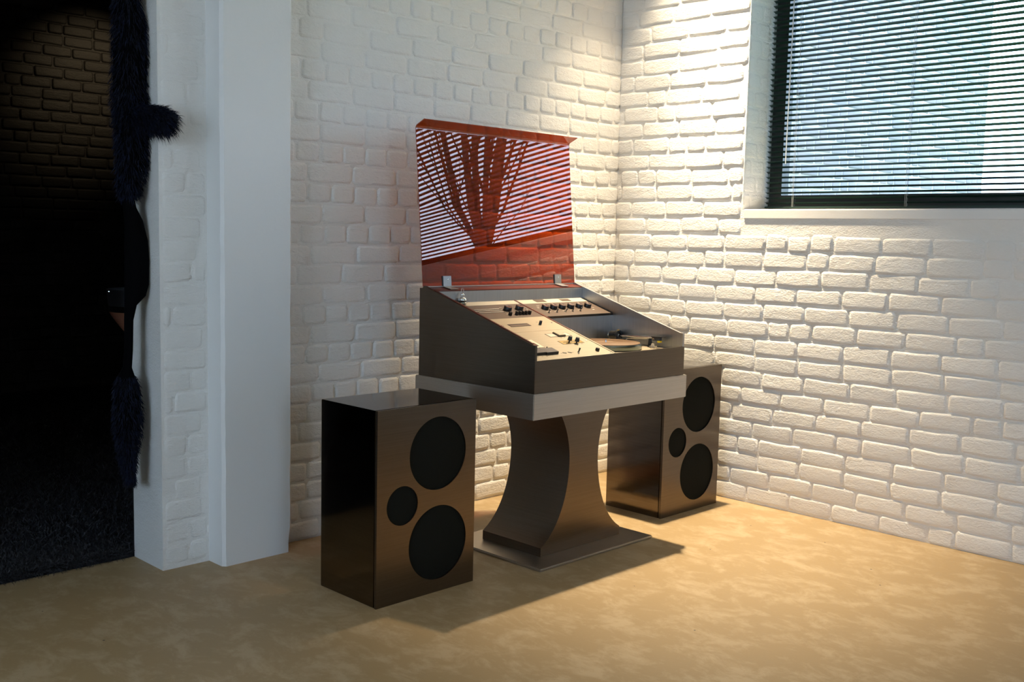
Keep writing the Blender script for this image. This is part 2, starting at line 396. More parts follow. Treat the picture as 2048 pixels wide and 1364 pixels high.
for px in (1606, 1836):
    yy = un(px, 5, 0, BX)[1]
    MB().tube([(BX-.0145, yy, z0+.01), (BX-.0145, yy, z1-.02)], .0007, 5).tube([(BX+.0145, yy, z0+.01), (BX+.0145, yy, z1-.02)], .0007, 5).build('ladder_cord', 'cord', bl)
    MB().tube([(BX-.016, yy-.008, z0+.01), (BX-.016, yy-.008, z1-.02)], .0009, 5).build('lift_cord', 'cord', bl)
for yy in (-2.3, -3.0, -3.7):
    MB().tube([(BX-.0145, yy, z0+.01), (BX-.0145, yy, z1-.02)], .0007, 5).build('ladder_cord', 'cord', bl)
wp = un(1589, 5, 0, BX-.03); wq = un(1571, 328, 0, BX-.03)
MB().tube([(BX-.03, wp[1], z1-.03), (BX-.03, wq[1], wq[2])], .0032, 6).build('tilt_wand', 'clear_rod', bl, smooth=True, label='clear plastic tilt wand')

# ---- outside the window
og = struct(MB().box((.4, -60, -.3), (70, 30, -.05)).build('ground_outside', 'lawn'), 'lawn outside the window')
ow = struct(MB().box((.4, -.1, -.1), (5.05, .25, 5.2)).build('wall_outside', 'outside_mortar'), 'weathered pale brick garden wall outside the window')
brick_wall(ow, (.4, -.1, 0), (1, 0, 0), (0, -1, 0), 4.65, .0, 5.2, .0865, 'mix', 'outside_brick', joint=.014, dep=(.003, .007), cover=lambda u, v: v > 420 or u < 1550)
def tree(name, loc, label, seed, height, stems, spread, r0):
    rnd = random.Random(seed); b = MB(); loc = np.array(loc, float)
    def grow(p, d, r, ln, dep):
        pts = [p]; rad = [r]; q = p.copy(); dd = d.copy(); n = 4
        for i in range(n):
            dd = dd+np.array([rnd.uniform(-.12, .12), rnd.uniform(-.12, .12), rnd.uniform(-.02, .10)]); dd /= np.linalg.norm(dd)
            q = q+dd*ln/n; pts.append(q.copy()); rad.append(r*(1-.35*(i+1)/n))
        b.tube(pts, rad, 7 if dep < 2 else 4, cap=False)
        if dep >= 5: return
        if dep <= 1:
            for c in range(9 if dep == 0 else 4):
                i = rnd.randrange(0, n); t = rnd.random(); a = rnd.uniform(0, 6.28); s2 = rnd.uniform(.5, 1.1)
                nd = dd+np.array([math.cos(a)*s2, math.sin(a)*s2, rnd.uniform(0, .3)]); nd /= np.linalg.norm(nd)
                grow(pts[i]*(1-t)+pts[i+1]*t, nd, rnd.uniform(.012, .03), rnd.uniform(1.0, 2.2), 3)
        for c in range(rnd.choice((2, 3, 3)) if dep else 3):
            i = rnd.choice((2, 3, 4, 4)); a = rnd.uniform(0, 6.28); s = rnd.uniform(.35, .8)
            nd = dd+np.array([math.cos(a)*s, math.sin(a)*s, rnd.uniform(0, .25)]); nd /= np.linalg.norm(nd)
            grow(pts[i], nd, rad[i]*rnd.uniform(.42, .66), ln*rnd.uniform(.55, .85), dep+1)
    fork = loc+np.array([0, 0, height*.26])
    b.tube([loc, loc+np.array([.05, .03, height*.13]), fork], [r0*1.5, r0*1.25, r0*1.15], 9)
    for s in range(stems):
        k = (s-(stems-1)/2)/max(1, (stems-1)/2)*spread+rnd.uniform(-.05, .05)
        d = np.array([rnd.uniform(-.25, .25), k, 1.0]); d /= np.linalg.norm(d)
        grow(fork-np.array([0, 0, .1]), d, r0*rnd.uniform(.55, .85), height*.40, 0)
    t = root(name, tuple(loc), label, 'tree'); b.build('branches', 'bark', t, smooth=True, sharp=60); return t
tree('bare_tree', (9.0, -11.15, -.06), 'bare many-stemmed tree outside, mirrored in the amber lid', 3, 11.5, 8, .55, .092)
tree('bare_tree', (17.0, -10.5, -.06), 'slender bare tree farther off on the lawn', 5, 10.0, 4, .3, .09)

# ------------------------------------------------------------------ loudspeakers
def speaker(x0, y0, label):
    w, d, h = .4775, .346, .7235
    r = root('loudspeaker', (x0+w/2, y0+d/2, 0), label, 'loudspeaker', 'pair of floor loudspeakers')
    MB().box((x0+.001, y0+.016, 0), (x0+w-.001, y0+d, h)).build('cabinet', 'bronze_lacquer' , r, bevel=.002)
    MB().box((x0+.006, y0+.011, .003), (x0+w-.006, y0+.0165, h-.003)).build('recessed_joint', 'bronze_lacquer', r)
    holes = [(.288, .535, .1405), (.1175, .362, .0745), (.292, .192, .1440)]
    bm = bmesh.new(); es = []
    def loop(pts):
        vv = [bm.verts.new(p) for p in pts]
        for i in range(len(vv)): es.append(bm.edges.new((vv[i], vv[(i+1) % len(vv)])))
    ox, oy = x0-(x0+w/2), y0-(y0+d/2)
    loop([(ox, oy, 0.0), (ox+w, oy, 0.0), (ox+w, oy, h), (ox, oy, h)])
    for cx, cz, rr in holes: loop([(ox+cx+rr*math.cos(a), oy, cz+rr*math.sin(a)) for a in np.linspace(0, 2*math.pi, 65)[:-1]])
    bmesh.ops.triangle_fill(bm, use_beauty=True, edges=es, normal=(0, -1, 0))
    g = bmesh.ops.extrude_face_region(bm, geom=bm.faces[:])
    bmesh.ops.translate(bm, verts=[v for v in g['geom'] if isinstance(v, bmesh.types.BMVert)], vec=(0, .0115, 0))
    bmesh.ops.recalc_face_normals(bm, faces=bm.faces)
    me = bpy.data.meshes.new('front_plate'); bm.to_mesh(me); bm.free(); me.materials.append(M['bronze_steel'])
    o = bpy.data.objects.new('front_plate', me); COL.objects.link(o); o.parent = r; o['label'] = 'brushed bronze steel front with three round openings'
    for cx, cz, rr in holes:
        MB().lathe([(rr+.002, 0), (rr+.002, .004), (rr-.004, .0052), (0.001, .0058)], (x0+cx, y0+.0118, cz), (0, -1, 0), 48).build('grille', 'grille_cloth', r, smooth=True)
        MB().lathe([(rr, 0), (rr, .0112), (rr-.0016, .0112), (rr-.0016, 0)], (x0+cx, y0+.0114, cz), (0, -1, 0), 64, cap=False).build('opening_rim', 'bronze_steel', r, smooth=True)
    return r
speaker(-2.391, -.8966, 'dark bronze loudspeaker standing in front of the white pilaster side')
speaker(-.6123, -.8351, 'dark bronze loudspeaker standing in the lit wall corner')

# ------------------------------------------------------------------ the console
co = root('stereo_console', (-1.268, -.715, 0), 'bronze steel record player console on a waisted pedestal with an open amber lid', 'record player')
ped = MB()
MB().box((-1.6415, -1.0047, 0), (-.8967, -.43, .012)).build('base_plate', 'brushed_steel', co, bevel=.004, label='thin flat brushed steel floor plate')
gx0, gx1, gy0, gy1 = -1.5217, -1.0008, -.8923, -.5391
gz0, gz1 = .012, .644
def ped_poly():
    # concave flanks: straight plinth, arc, to a top a little narrower than the plinth
    L = []; zb = gz0+.0386
    xw_b = (gx1-gx0)/2; cx = (gx0+gx1)/2; waist = .0935; top = .185
    zs = np.linspace(0, 1, 33)
    wz = .40
    pts = []
    for t in zs:
        z = zb+t*(gz1-zb)
        if z < wz: k = (wz-z)/(wz-zb); hw = waist+(xw_b-waist)*(1-math.sqrt(max(0, 1-(k*.93)**2)))/(1-math.sqrt(1-.93**2))
        else: k = (z-wz)/(gz1-wz); hw = waist+(top-waist)*(1-math.sqrt(max(0, 1-(k*.72)**2)))/(1-math.sqrt(1-.72**2))
        pts.append((hw, z))
    right = [(cx+xw_b, gz0)]+[(cx+a, z) for a, z in pts]
    left = [(cx-xw_b, gz0)]+[(cx-a, z) for a, z in pts]
    return right, left
rp, lp = ped_poly()
n_ = len(rp); vs = []; fs = []
for y in (gy0, gy1):
    vs += [(x, y, z) for x, z in lp]+[(x, y, z) for x, z in rp]
for i in range(n_-1):
    a, b = i, i+1; c, d = n_+i, n_+i+1; K = 2*n_
    fs += [(a, c, d, b), (K+a, K+b, K+d, K+c), (a, b, K+b, K+a), (c, K+c, K+d, d)]
fs += [(0, 2*n_, 3*n_, n_), (n_-1, 2*n_-1, 4*n_-1, 3*n_-1)]
MB().add(vs, fs).build('pedestal', 'bronze_steel', co, smooth=True, sharp=35, label='waisted bronze steel pedestal with concave flanks')
SX0, SX1, SY0, SY1, SZ0, SZ1 = -1.769, -.767, -1.0654, -.3557, .6441, .7456
MB().box((SX0, SY0, SZ0), (SX1, SY1, SZ1)).build('table_slab', 'brushed_steel', co, bevel=.0025, label='thick brushed steel slab under the cabinet')
KX0, KX1, KY0, KY1, KZF, KZS = -1.7585, -.7837, -1.056, -.3667, .8737, .9347
prof = [(KY1, SZ1), (KY1, 1.122), (-.384, 1.1222), (-.389, 1.129), (-.397, 1.1315), (-.408, 1.129), (-.424, 1.1225), (-1.040, KZS), (KY0, KZS), (KY0, SZ1)]
MB().prism(prof, 0, KX0, KX0+.012).build('side_panel', 'bronze_steel', co)
MB().prism(prof, 0, KX1-.012, KX1).build('side_panel', 'satin_steel', co)
MB().box((KX0-.0015, KY0-.002, SZ1), (KX1+.0015, KY0+.010, KZF)).build('front_panel', 'bronze_steel', co, bevel=.001)
MB().box((KX0+.012, KY1-.012, SZ1), (KX1-.012, KY1, 1.118)).build('back_panel', 'satin_steel', co)
XI0, XI1 = KX0+.012, KX1-.012
MB().box((XI0, -.452, 1.02), (XI1, -.440, 1.1085)).build('rear_riser', 'satin_steel', co, label='pale steel upstand behind the control panels')
# amber strip along the hinge line
MB().prism([(-.378, 1.1215), (-.447, 1.1085), (-.447, 1.1125), (-.378, 1.1255)], 0, XI0, XI1).build('hinge_strip', 'rail_brown', co)
MB().box((XI0, -.3895, 1.1255), (XI1, -.3815, 1.129)).build('hinge_rod', 'brushed_steel', co)
# edge trim on both side panels
for xa in (KX0+.006, ):
    MB().prism([(-.45, 1.1155), (-1.036, .9375), (-1.036, .9405), (-.45, 1.1185)], 0, xa, xa+.0075).build('edge_trim', 'rail_brown', co)
# inner deck floor
DX0, DX1 = -1.262, XI1
DZ = .860
# ---- left control panel (tuner above, mixer below)
DIV = -1.2705
def slab_on(y0, y1, x0, x1, th, mt, name, par, lift=0, bevel=0):
    P = []
    for y, z in ((y0, pz(y0)), (y1, pz(y1))): P.append(np.array([0, y, z]))
    b = MB(); c = (P[0]+P[1])/2+np.array([(x0+x1)/2, 0, 0])
    b.obox(c, (1, 0, 0), PT, PN, x1-x0, np.linalg.norm(P[1]-P[0]), -th+lift, lift); return b.build(name, mt, par, bevel=bevel)
tp = slab_on(-.642, -.492, XI0, DIV, .006, 'brown_face', 'tuner_panel', co)
slab_on(-.4915, -.441, XI0, DIV, .006, 'pale_aluminium', 'cover_strip', co)
mp_ = slab_on(-.787, -.6425, XI0, DIV, .006, 'cream_aluminium', 'meter_panel', co)
xp = slab_on(-1.046, -.788, XI0, DIV, .006, 'cream_aluminium', 'mixer_panel', co)
ap = slab_on(-.645, -.4965, -1.2615, XI1-.003, .008, 'brown_face', 'amplifier_panel', co)
slab_on(-.496, -.441, -1.2615, XI1-.003, .006, 'pale_aluminium', 'cover_strip', co)
slab_on(-.6475, -.6452, -1.2615, XI1, .012, 'black_plastic', 'panel_edge', co)
slab_on(-.6475, -.5, XI1-.003, XI1, .010, 'black_plastic', 'panel_edge', co)
slab_on(-.80, -.441, DIV, DIV+.009, .014, 'rail_brown', 'divider_rail', co, lift=.002)
slab_on(-1.050, -.8005, DIV, DIV+.009, .014, 'cream_aluminium', 'divider_rail', co, lift=.002)
MB().prism([(-1.048, .80), (-1.048, .860), (-.66, .980), (-.66, .80)], 0, DIV+.001, DIV+.0075).build('divider_plate', 'satin_steel', co)
MB().box((DIV+.009, -.6455, .80), (XI1, -.640, .988)).build('well_back', 'satin_steel', co, label='pale steel drop behind the turntable')
EX = np.array([1., 0, 0])
def knob(par, px, py, r, h, name='knob', cap=True):
    c = onp(px, py); k = MB().lathe([(r*1.04, .0005), (r*1.04, .002), (r, .0025), (r*.97, h-.001), (r*.93, h)], c, PN, 28).build(name, 'black_plastic', par, smooth=True)
    return c
def knobcap(par, c, r, h, ang=.4):
    MB().lathe([(r*.9, h), (r*.9, h+.0006), (r*.86, h+.0008)], c, PN, 28).build('knob_cap', 'knob_cap', par, smooth=True)
    d = EX*math.cos(ang)+PT*math.sin(ang)
    e = np.cross(PN, d)
    MB().obox(np.asarray(c)+d*r*.45, d, e, PN, r*.8, .0016, h+.0008, h+.0013).build('pointer_mark', 'print_white', par)
def block(par, px, py, sx, sy, h, mt='black_plastic', name='push_button', taper=.92, lift=0, bev=.0008):
    c = onp(px, py); return MB().obox(c, EX, PT, PN, sx, sy, lift, lift+h, taper).build(name, mt, par, bevel=bev)
def toggle(par, px, py, lean=.0, h=.018, r=.0022, mt='black_plastic'):
    c = onp(px, py); d = PN+EX*lean; d = d/np.linalg.norm(d)
    MB().lathe([(.0052, .0003), (.0050, .0022), (.0034, .0032)], c, PN, 12).build('toggle_collar', 'chrome' if mt == 'chrome' else 'black_plastic', par, smooth=True)
    MB().lathe([(r*.7, .002), (r, h*.5), (r*1.15, h-.001), (r*.8, h)], c, d, 10).build('toggle_lever', 'black_plastic', par, smooth=True)
    MB().lathe([(r*.8, h), (r*.4, h+.0006)], c, d, 10).build('lever_tip', 'chrome', par, smooth=True)
def patch(par, pts, lift, th, mt, name):
    """flat quadrilateral lying on the panel, corners given on the photograph"""
    P = [onp(*p) for p in pts]; x = [p[0] for p in P]; t = [(p-np.array([0, PY0, PZ0]))@PT for p in P]
    cx, w = (min(x)+max(x))/2, max(x)-min(x); ct, dd = (min(t)+max(t))/2, max(t)-min(t)
    c = np.array([cx, PY0, PZ0])+PT*ct
    return MB().obox(c, EX, PT, PN, w, dd, lift, lift+th).build(name, mt, par), c, w, dd
# amplifier: six knobs, five toggles
for i in range(6):
    t = i/5; c = knob(ap, 1089.7+t*84.8, 617.6-t*4.0, .0178, .017); knobcap(ap, c, .0178, .017, 1.9-.12*i)
for (px, py, ln) in ((1097.8, 625.7, .1), (1114, 624.4, .12), (1130.8, 623.2, .7), (1145.3, 622.6, .12), (1160.6, 621.7, .12)): toggle(ap, px, py, ln)
def marks(par, lines, sy=.0014):
    for (x0, y0, x1) in lines:
        a = onp(x0, y0); b2 = onp(x1, y0); MB().obox(((a[0]+b2[0])/2, a[1], a[2]), EX, PT, PN, abs(b2[0]-a[0]), sy, .0001, .0004).build('print_mark', 'print_white', par)
marks(ap, [(1072.5, 611.4, 1079), (1073.5, 614.3, 1078), (1075, 616.2, 1079), (1183, 615.2, 1188.5), (1185, 619, 1189), (1093, 623.3, 1096.5), (1099.5, 623, 1103), (1109, 622.4, 1112.5), (1125, 621.5, 1129), (1140, 620.6, 1143.5), (1155.5, 620, 1159)])
cs_ = [o for o in COL.objects if o.name.startswith('cover_strip')][1]
for q in (((1066.5, 600.5), (1084.5, 599), (1092, 603.5), (1074, 604.6)), ((1117.5, 598.8), (1135, 597.8), (1142, 601.5), (1125, 602.4))):
    patch(cs_, q, .0002, .0008, 'brown_face', 'dial_frame'); o, c, w, dd = patch(cs_, q, .0006, .0006, 'meter_face', 'dial_face'); o.scale = (1, 1, 1)
    o.data.transform(Matrix.Translation(Vector(c)-Vector(absloc(cs_))) @ Matrix.Diagonal((.84, .7, .7, 1)) @ Matrix.Translation(-(Vector(c)-Vector(absloc(cs_)))))
# tuner: two knobs, six keys, dial lines, screws
for px, py, a in ((1014.8, 620.4, 2.0), (1038.0, 618.8, 1.8)):
    c = knob(tp, px, py, .0185, .018); knobcap(tp, c, .0185, .018, a)
for px, py in ((1020.2, 630.4), (1033, 629.4), (1039.5, 629.1), (1045.8, 628.8), (1052, 628.4), (1058.4, 628.1)): block(tp, px, py, .0105, .0135, .016)
for i, (a, b2) in enumerate((((948, 620.4), (1001, 618.4)), ((950, 623.2), (1008, 621.4)), ((958, 626.6), (1010, 624.2)))):
    A, B = onp(*a), onp(*b2); mid = (A+B)/2
    MB().obox(mid, EX, PT, PN, B[0]-A[0], .0042, .0001, .0006).build('dial_slot', 'black_plastic', tp)
    MB().obox(mid+PT*.0042, EX, PT, PN, (B[0]-A[0])*.95, .0022, .0001, .0006).build('print_mark', 'print_white', tp)
marks(tp, [(998, 615.5, 1004), (1013, 628, 1016), (1027, 627.5, 1029.5)])
def screw(par, px, py, mt='chrome', r=.0042):
    MB().lathe([(r, .0), (r*.95, .0016), (r*.5, .0026)], onp(px, py), PN, 12).build('screw', mt, par, smooth=True)
screw(tp, 1053, 618.6); screw(ap, 1063.6, 617.7); screw(mp_, 1103.4, 645.6); screw(xp, 1172.4, 681.4); screw(xp, 1219.8, 706.2); screw(mp_, 1004.6, 652.2, 'rail_brown', .006)
# meter panel: flat window with recess shade painted in black, and a knob
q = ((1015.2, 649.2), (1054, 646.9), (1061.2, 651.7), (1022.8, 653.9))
o, c, w, dd = patch(mp_, q, .0001, .0009, 'black_plastic', 'meter_recess_shade')
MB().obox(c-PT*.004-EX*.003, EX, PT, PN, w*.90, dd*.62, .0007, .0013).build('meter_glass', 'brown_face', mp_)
knob(mp_, 1080.2, 648.8, .0062, .017, 'knob')
# mixer panel
o, c, w, dd = patch(xp, ((1090.6, 668.8), (1126, 665.6), (1143, 671), (1101, 674.8)), .0001, .0006, 'brown_face', 'fader_frame')
MB().obox(c, EX, PT, PN, w*.93, dd*.82, .0004, .0010).build('fader_track', 'pale_aluminium', xp)
MB().obox(c+EX*.004, EX, PT, PN, .043, .040, .0010, .0085, .96).build('fader_cap', 'cream_aluminium', xp, bevel=.001)
MB().obox(c+EX*.004, EX, PT, PN, .0435, .0405, .0009, .0048).build('fader_cap_base', 'black_plastic', xp)
o, c, w, dd = patch(xp, ((1114.6, 682.3), (1153.7, 679.2), (1168.6, 685), (1127.3, 688.9)), .0001, .0007, 'key_brown', 'fader_frame')
MB().obox(c, EX, PT, PN, w*.97, dd*.93, .0005, .0010).build('fader_plate', 'brass', xp)
MB().obox(c, EX, PT, PN, w*.75, .004, .0008, .0012).build('fader_slot', 'black_plastic', xp)
for px, py in ((1138.2, 684.0), (1152.8, 686.4)):
    c2 = onp(px, py); MB().lathe([(.0035, .001), (.003, .012)], c2, PN, 10).build('lever_stem', 'black_plastic', xp, smooth=True)
    d1 = EX*.80+PT*.60; d2 = -EX*.60+PT*.80
    MB().obox(c2+PN*.017, d1, d2, PN, .019, .019, -.008, .009, .8).build('lever_head', 'black_plastic', xp, bevel=.001)
o, c, w, dd = patch(xp, ((1055.3, 680.3), (1061.6, 679.2), (1088.2, 695.2), (1072, 696.2)), .0001, .0006, 'key_brown', 'level_meter_frame')
MB().obox(c, EX, PT, PN, w*.95, dd*.94, .0004, .0010).build('level_meter_face', 'meter_face', xp)
MB().obox(c-PT*.01-EX*.006, EX, PT, PN, w*.55, dd*.4, .0009, .0013).build('level_meter_scale', 'knob_cap', xp)
for i in range(2):
    A = onp(1073.5+i*24, 706.4-i*1.3); MB().obox(A, EX, PT, PN, .072, .044, .0002, .011, .97).build('key', 'black_plastic', xp, bevel=.001)
    MB().obox(A, EX, PT, PN, .0685, .0415, .011, .0116).build('key_top', 'key_brown', xp)
toggle(xp, 1092.4, 698.4, .15, .011, .0020); toggle(xp, 1157, 704.8, .1, .021, .0034, 'chrome')
block(xp, 1194.4, 701.2, .0135, .0135, .0125, name='knob')
for px, py in ((1129, 706), (1139.6, 705)): MB().obox(onp(px, py), EX*.9-PT*.44, EX*.44+PT*.9, PN, .017, .006, .0002, .0014).build('slide_switch', 'black_plastic', xp)
for (x0_, y0_, x1_) in ((1121, 675.6, 1124.5), (1128, 674.8, 1131), (1122, 706.8, 1124), (1144.5, 704.6, 1147), (1074, 714, 1077), (1084, 713.2, 1086.5), (1093, 712.6, 1096), (1162, 687.4, 1166), (1072, 644.2, 1075)):
    a = onp(x0_, y0_); b2 = onp(x1_, y0_); MB().obox(((a[0]+b2[0])/2, a[1], a[2]), EX, PT, PN, b2[0]-a[0], .003, .0001, .0004).build('print_mark', 'key_brown', xp)
MB().prism([(-1.0555, .866), (-1.0465, .866), (-1.0465, .8745), (-1.0555, .8725)], 0, XI0, DIV+.009).build('front_lip', 'pale_aluminium', co)

# ---- turntable
MB().box((DIV+.009, KY0+.010, DZ-.012), (XI1, -.6455, DZ)).build('turntable_deck', 'cream_aluminium', co)
tt = MB().lathe([(.1520, .0), (.1615, .001), (.1625, .004), (.1625, .020), (.1600, .0225), (.1540, .0230)], (-1.040, -.812, DZ+.002), (0, 0, 1), 96).build('platter', 'platter_metal', co, smooth=True, label='bright metal turntable platter')
mr = [(.1535, .0225), (.1535, .0255)]
for r_ in np.linspace(.150, .062, 12): mr += [(r_, .0262), (r_-.003, .0262), (r_-.0036, .0252), (r_-.0056, .0252)]
mr += [(.050, .0262), (.046, .0240), (.003, .0240)]
MB().lathe(mr, (-1.040, -.812, DZ+.002), (0, 0, 1), 80).build('platter_mat', 'rubber_mat', tt, smooth=True, label='brown ringed rubber mat')
MB().lathe([(.0035, .02), (.0035, .034), (.002, .037)], (-1.040, -.812, DZ+.002), (0, 0, 1), 14).build('spindle', 'chrome', tt, smooth=True)
def at(px, py, x): return un(px, py, 0, x)
TAX = -.838
P0 = at(1236.5, 671, TAX); Pe = at(1303, 675, TAX)
ta = MB().tube([P0, Pe], .005, 12).build('tonearm', 'chrome', co, smooth=True, label='chrome tonearm tube')
dr = (Pe-P0)/np.linalg.norm(Pe-P0)
MB().lathe([(.019, 0), (.020, .004), (.017, .010), (.010, .014), (.010, P0[2]-DZ-.006)], (TAX, P0[1], DZ), (0, 0, 1), 24).build('arm_base', 'black_plastic', ta, smooth=True)
MB().box((TAX-.016, P0[1]-.045, P0[2]-.019), (TAX+.012, P0[1]+.012, P0[2]-.011)).build('arm_lift_bar', 'black_plastic', ta, bevel=.001)
MB().box((TAX-.017, P0[1]-.018, P0[2]-.0115), (TAX-.008, P0[1]+.012, P0[2]-.0090)).build('arm_lift_trim', 'chrome', ta)
b_y = MB(); nn = 20
for j in range(nn):                                   # bearing yoke ring around the arm
    a0, a1 = 2*math.pi*j/nn, 2*math.pi*(j+1)/nn
    ringp = lambda a, r, y: np.array([TAX+r*math.cos(a), P0[1]+y, P0[2]+r*math.sin(a)])
    vs = [ringp(a, r, y) for a in (a0, a1) for r in (.016, .0255) for y in (-.006, .010)]
    b_y.add(vs, [(0, 1, 3, 2), (4, 6, 7, 5), (0, 2, 6, 4), (1, 5, 7, 3), (0, 4, 5, 1), (2, 3, 7, 6)])
b_y.build('bearing_yoke', 'black_plastic', ta)
MB().box((TAX-.008, P0[1]-.004, P0[2]-.009), (TAX+.008, P0[1]+.014, P0[2]+.008)).build('bearing_block', 'satin_steel', ta, bevel=.001)
MB().lathe([(.008, .0245), (.008, .0275), (.005, .0285)], P0, (0, 0, 1), 14).build('bearing_cap', 'brass', ta, smooth=True)
MB().lathe([(.018, .014), (.0205, .016), (.0205, .042), (.016, .044)], P0+np.array([0, 0, .001]), -dr, 28).build('counterweight', 'black_plastic', ta, smooth=True)
MB().lathe([(.006, .044), (.009, .045), (.009, .058), (.005, .061)], P0+np.array([0, 0, .002]), -dr, 16).build('counterweight_knob', 'chrome', ta, smooth=True)
MB().tube([P0+np.array([-.004, .04, .012]), P0+np.array([-.004, .056, .012])], .0018, 8).build('balance_pin', 'chrome', ta)
MB().tube([P0+np.array([-.003, -.05, -.012]), P0+np.array([-.003, -.05, -.026])], .0035, 10).build('cue_post', 'chrome', ta, smooth=True)
MB().tube([P0+np.array([-.004, -.02, -.010]), Pe+np.array([-.004, .02, -.007])], .0014, 8).build('lift_rail', 'chrome', ta)
Ph = Pe+dr*.006
MB().tube([Pe-dr*.006, Ph], .0055, 12).build('arm_collar', 'chrome', ta, smooth=True)
MB().obox(Ph+dr*.026+np.array([0, 0, .002]), dr, EX, (0, 0, 1), .056, .020, 0, .004).build('headshell', 'black_plastic', ta, bevel=.0008)
MB().obox(Ph+dr*.062+np.array([.0, 0, .004]), dr, EX, (0, 0, 1), .018, .004, 0, .0015).build('finger_lift', 'black_plastic', ta)
MB().obox(Ph+dr*.026, dr, EX, (0, 0, 1), .042, .017, -.013, .002).build('cartridge', 'black_plastic', ta, bevel=.0008)
for k_ in range(3): MB().tube([Ph+dr*(.006+k_*.004)+np.array([-.008, 0, -.001]), Ph+dr*(.008+k_*.004)+np.array([-.008, 0, -.009])], .0010, 6).build('cartridge_wire', ('brass', 'chrome', 'knob_cap')[k_], ta)
MB().obox(Ph+dr*.040, dr, EX, (0, 0, 1), .016, .015, -.021, -.0125, 1.0).build('stylus_guard', 'yellow_plastic', ta, bevel=.001, label='yellow stylus guard')
Pr = P0+dr*(np.linalg.norm(Pe-P0)*.965)
MB().obox((Pr[0], Pr[1], DZ), EX, (0, 1, 0), (0, 0, 1), .017, .017, 0, Pr[2]-DZ-.004, .62).build('arm_rest', 'black_plastic', co, bevel=.001)
MB().obox((Pr[0], Pr[1], 0), EX, (0, 1, 0), (0, 0, 1), .003, .010, Pr[2]-.005, Pr[2]+.006).build('arm_rest_clip', 'black_plastic', co)
MB().tube([(Pr[0]-.02, Pr[1]-.010, DZ+.006), (Pr[0]+.012, Pr[1]-.028, DZ+.006)], .0035, 10).build('cue_lever', 'chrome', co, smooth=True)
_ad = un(1284, 697, 2, DZ+.004); _ad[0] = max(_ad[0], -.868)
for hh, rr in ((0, .011), (.008, .009), (.014, .007)):
    MB().lathe([(rr, hh), (rr, hh+.006), (rr*.9, hh+.007)], (_ad[0], _ad[1], DZ), (0, 0, 1), 20).build('adaptor_disc', 'pale_aluminium', co, smooth=True)

# ---- lid: one bent sheet of amber acrylic
LB = np.array([-.3885, 1.129]); LT = np.array([-.3265, 1.8075]); LLIP = np.array([-.381, 1.832])
th = .004
def lidpath():
    pts = [LB, LB+(LT-LB)*.5]
    u1 = (LT-LB)/np.linalg.norm(LT-LB); u2 = (LLIP-LT)/np.linalg.norm(LLIP-LT); rad = .010
    p0, p1 = LT-u1*rad, LT+u2*rad
    for t in np.linspace(0, 1, 9): pts.append((1-t)**2*p0+2*t*(1-t)*LT+t*t*p1)
    pts.append(LLIP); return pts
lpts = lidpath(); inner = []; outer = []
for i, p in enumerate(lpts):
    d = lpts[min(i+1, len(lpts)-1)]-lpts[max(i-1, 0)]; d = d/np.linalg.norm(d); nrm = np.array([-d[1], d[0]])   # towards -y for the sheet
    inner.append(p); outer.append(p-nrm*th)
LX0, LX1 = KX0, KX1
vs = []; fs = []
k = len(lpts)
for x in (LX0, LX1):
    vs += [(x, p[0], p[1]) for p in inner]+[(x, p[0], p[1]) for p in outer]
for i in range(k-1):
    a = i; b2 = i+1; K = 2*k
    fs += [(a, b2, K+b2, K+a), (k+a, K+k+a, K+k+b2, k+b2), (a, k+a, k+b2, b2), (K+a, K+b2, K+k+b2, K+k+a)]
fs += [(0, K, K+k, k), (k-1, 2*k-1, K+2*k-1, K+k-1)]
lid = MB().add(vs, fs).build('lid', 'amber_acrylic', co, smooth=True, sharp=30, label='open see-through amber acrylic lid with a folded lip')
dl = np.array([0, LT[0]-LB[0], LT[1]-LB[1]]); dl /= np.linalg.norm(dl); nl = np.array([0, -dl[2], dl[1]])
for px in (893.5, 1114.8):
    cx = un(px, 560, 1, -.386)[0]
    base = np.array([cx, LB[0], LB[1]])+nl*.0012
    MB().obox(base+dl*.021, EX, dl, nl, .046, .044, 0, .003).build('hinge_bracket', 'satin_steel', lid, bevel=.0006)
    MB().obox(np.array([cx-.004, -.415, 1.1215]), EX, np.array([0, -.983, -.18]), np.array([0, -.18, .983]), .046, .056, 0, .0025).build('hinge_leaf', 'satin_steel', lid)
    MB().obox(base+dl*.021-EX*.0255, EX, dl, nl, .005, .044, -.003, .001).build('hinge_packing', 'black_plastic', lid)
    MB().lathe([(.0042, .003), (.0038, .0050), (.002, .0056)], base+dl*.028, nl, 12).build('hinge_screw', 'chrome', lid, smooth=True)

# ---- small chrome ornament standing on the cover strip
oc = onp(924.5, 606)
oc = onp(924.5, 608.2)+np.array([0, 0, .0012])
og_ = root('chrome_ornament', tuple(oc), 'small chrome stacked-ball ornament with a ring on top, standing on the console', 'ornament')
MB().lathe([(.020, 0), (.0215, .004), (.017, .009), (.014, .011), (.018, .014), (.0185, .019), (.014, .026), (.007, .030)], oc, (0, 0, 1), 24).build('body', 'chrome', og_, smooth=True)
MB().lathe([(.005, .030), (.0085, .034), (.0092, .039), (.0075, .044), (.003, .047)], oc, (0, 0, 1), 20).build('head', 'chrome', og_, smooth=True)
MB().lathe([(.0175, .0095), (.0195, .012), (.0175, .0145)], oc, (0, 0, 1), 24, cap=False).build('collar', 'black_plastic', og_, smooth=True)
MB().tube([oc+np.array([0, 0, .046]), oc+np.array([0, 0, .054])], .0013, 8).build('stem', 'chrome', og_)
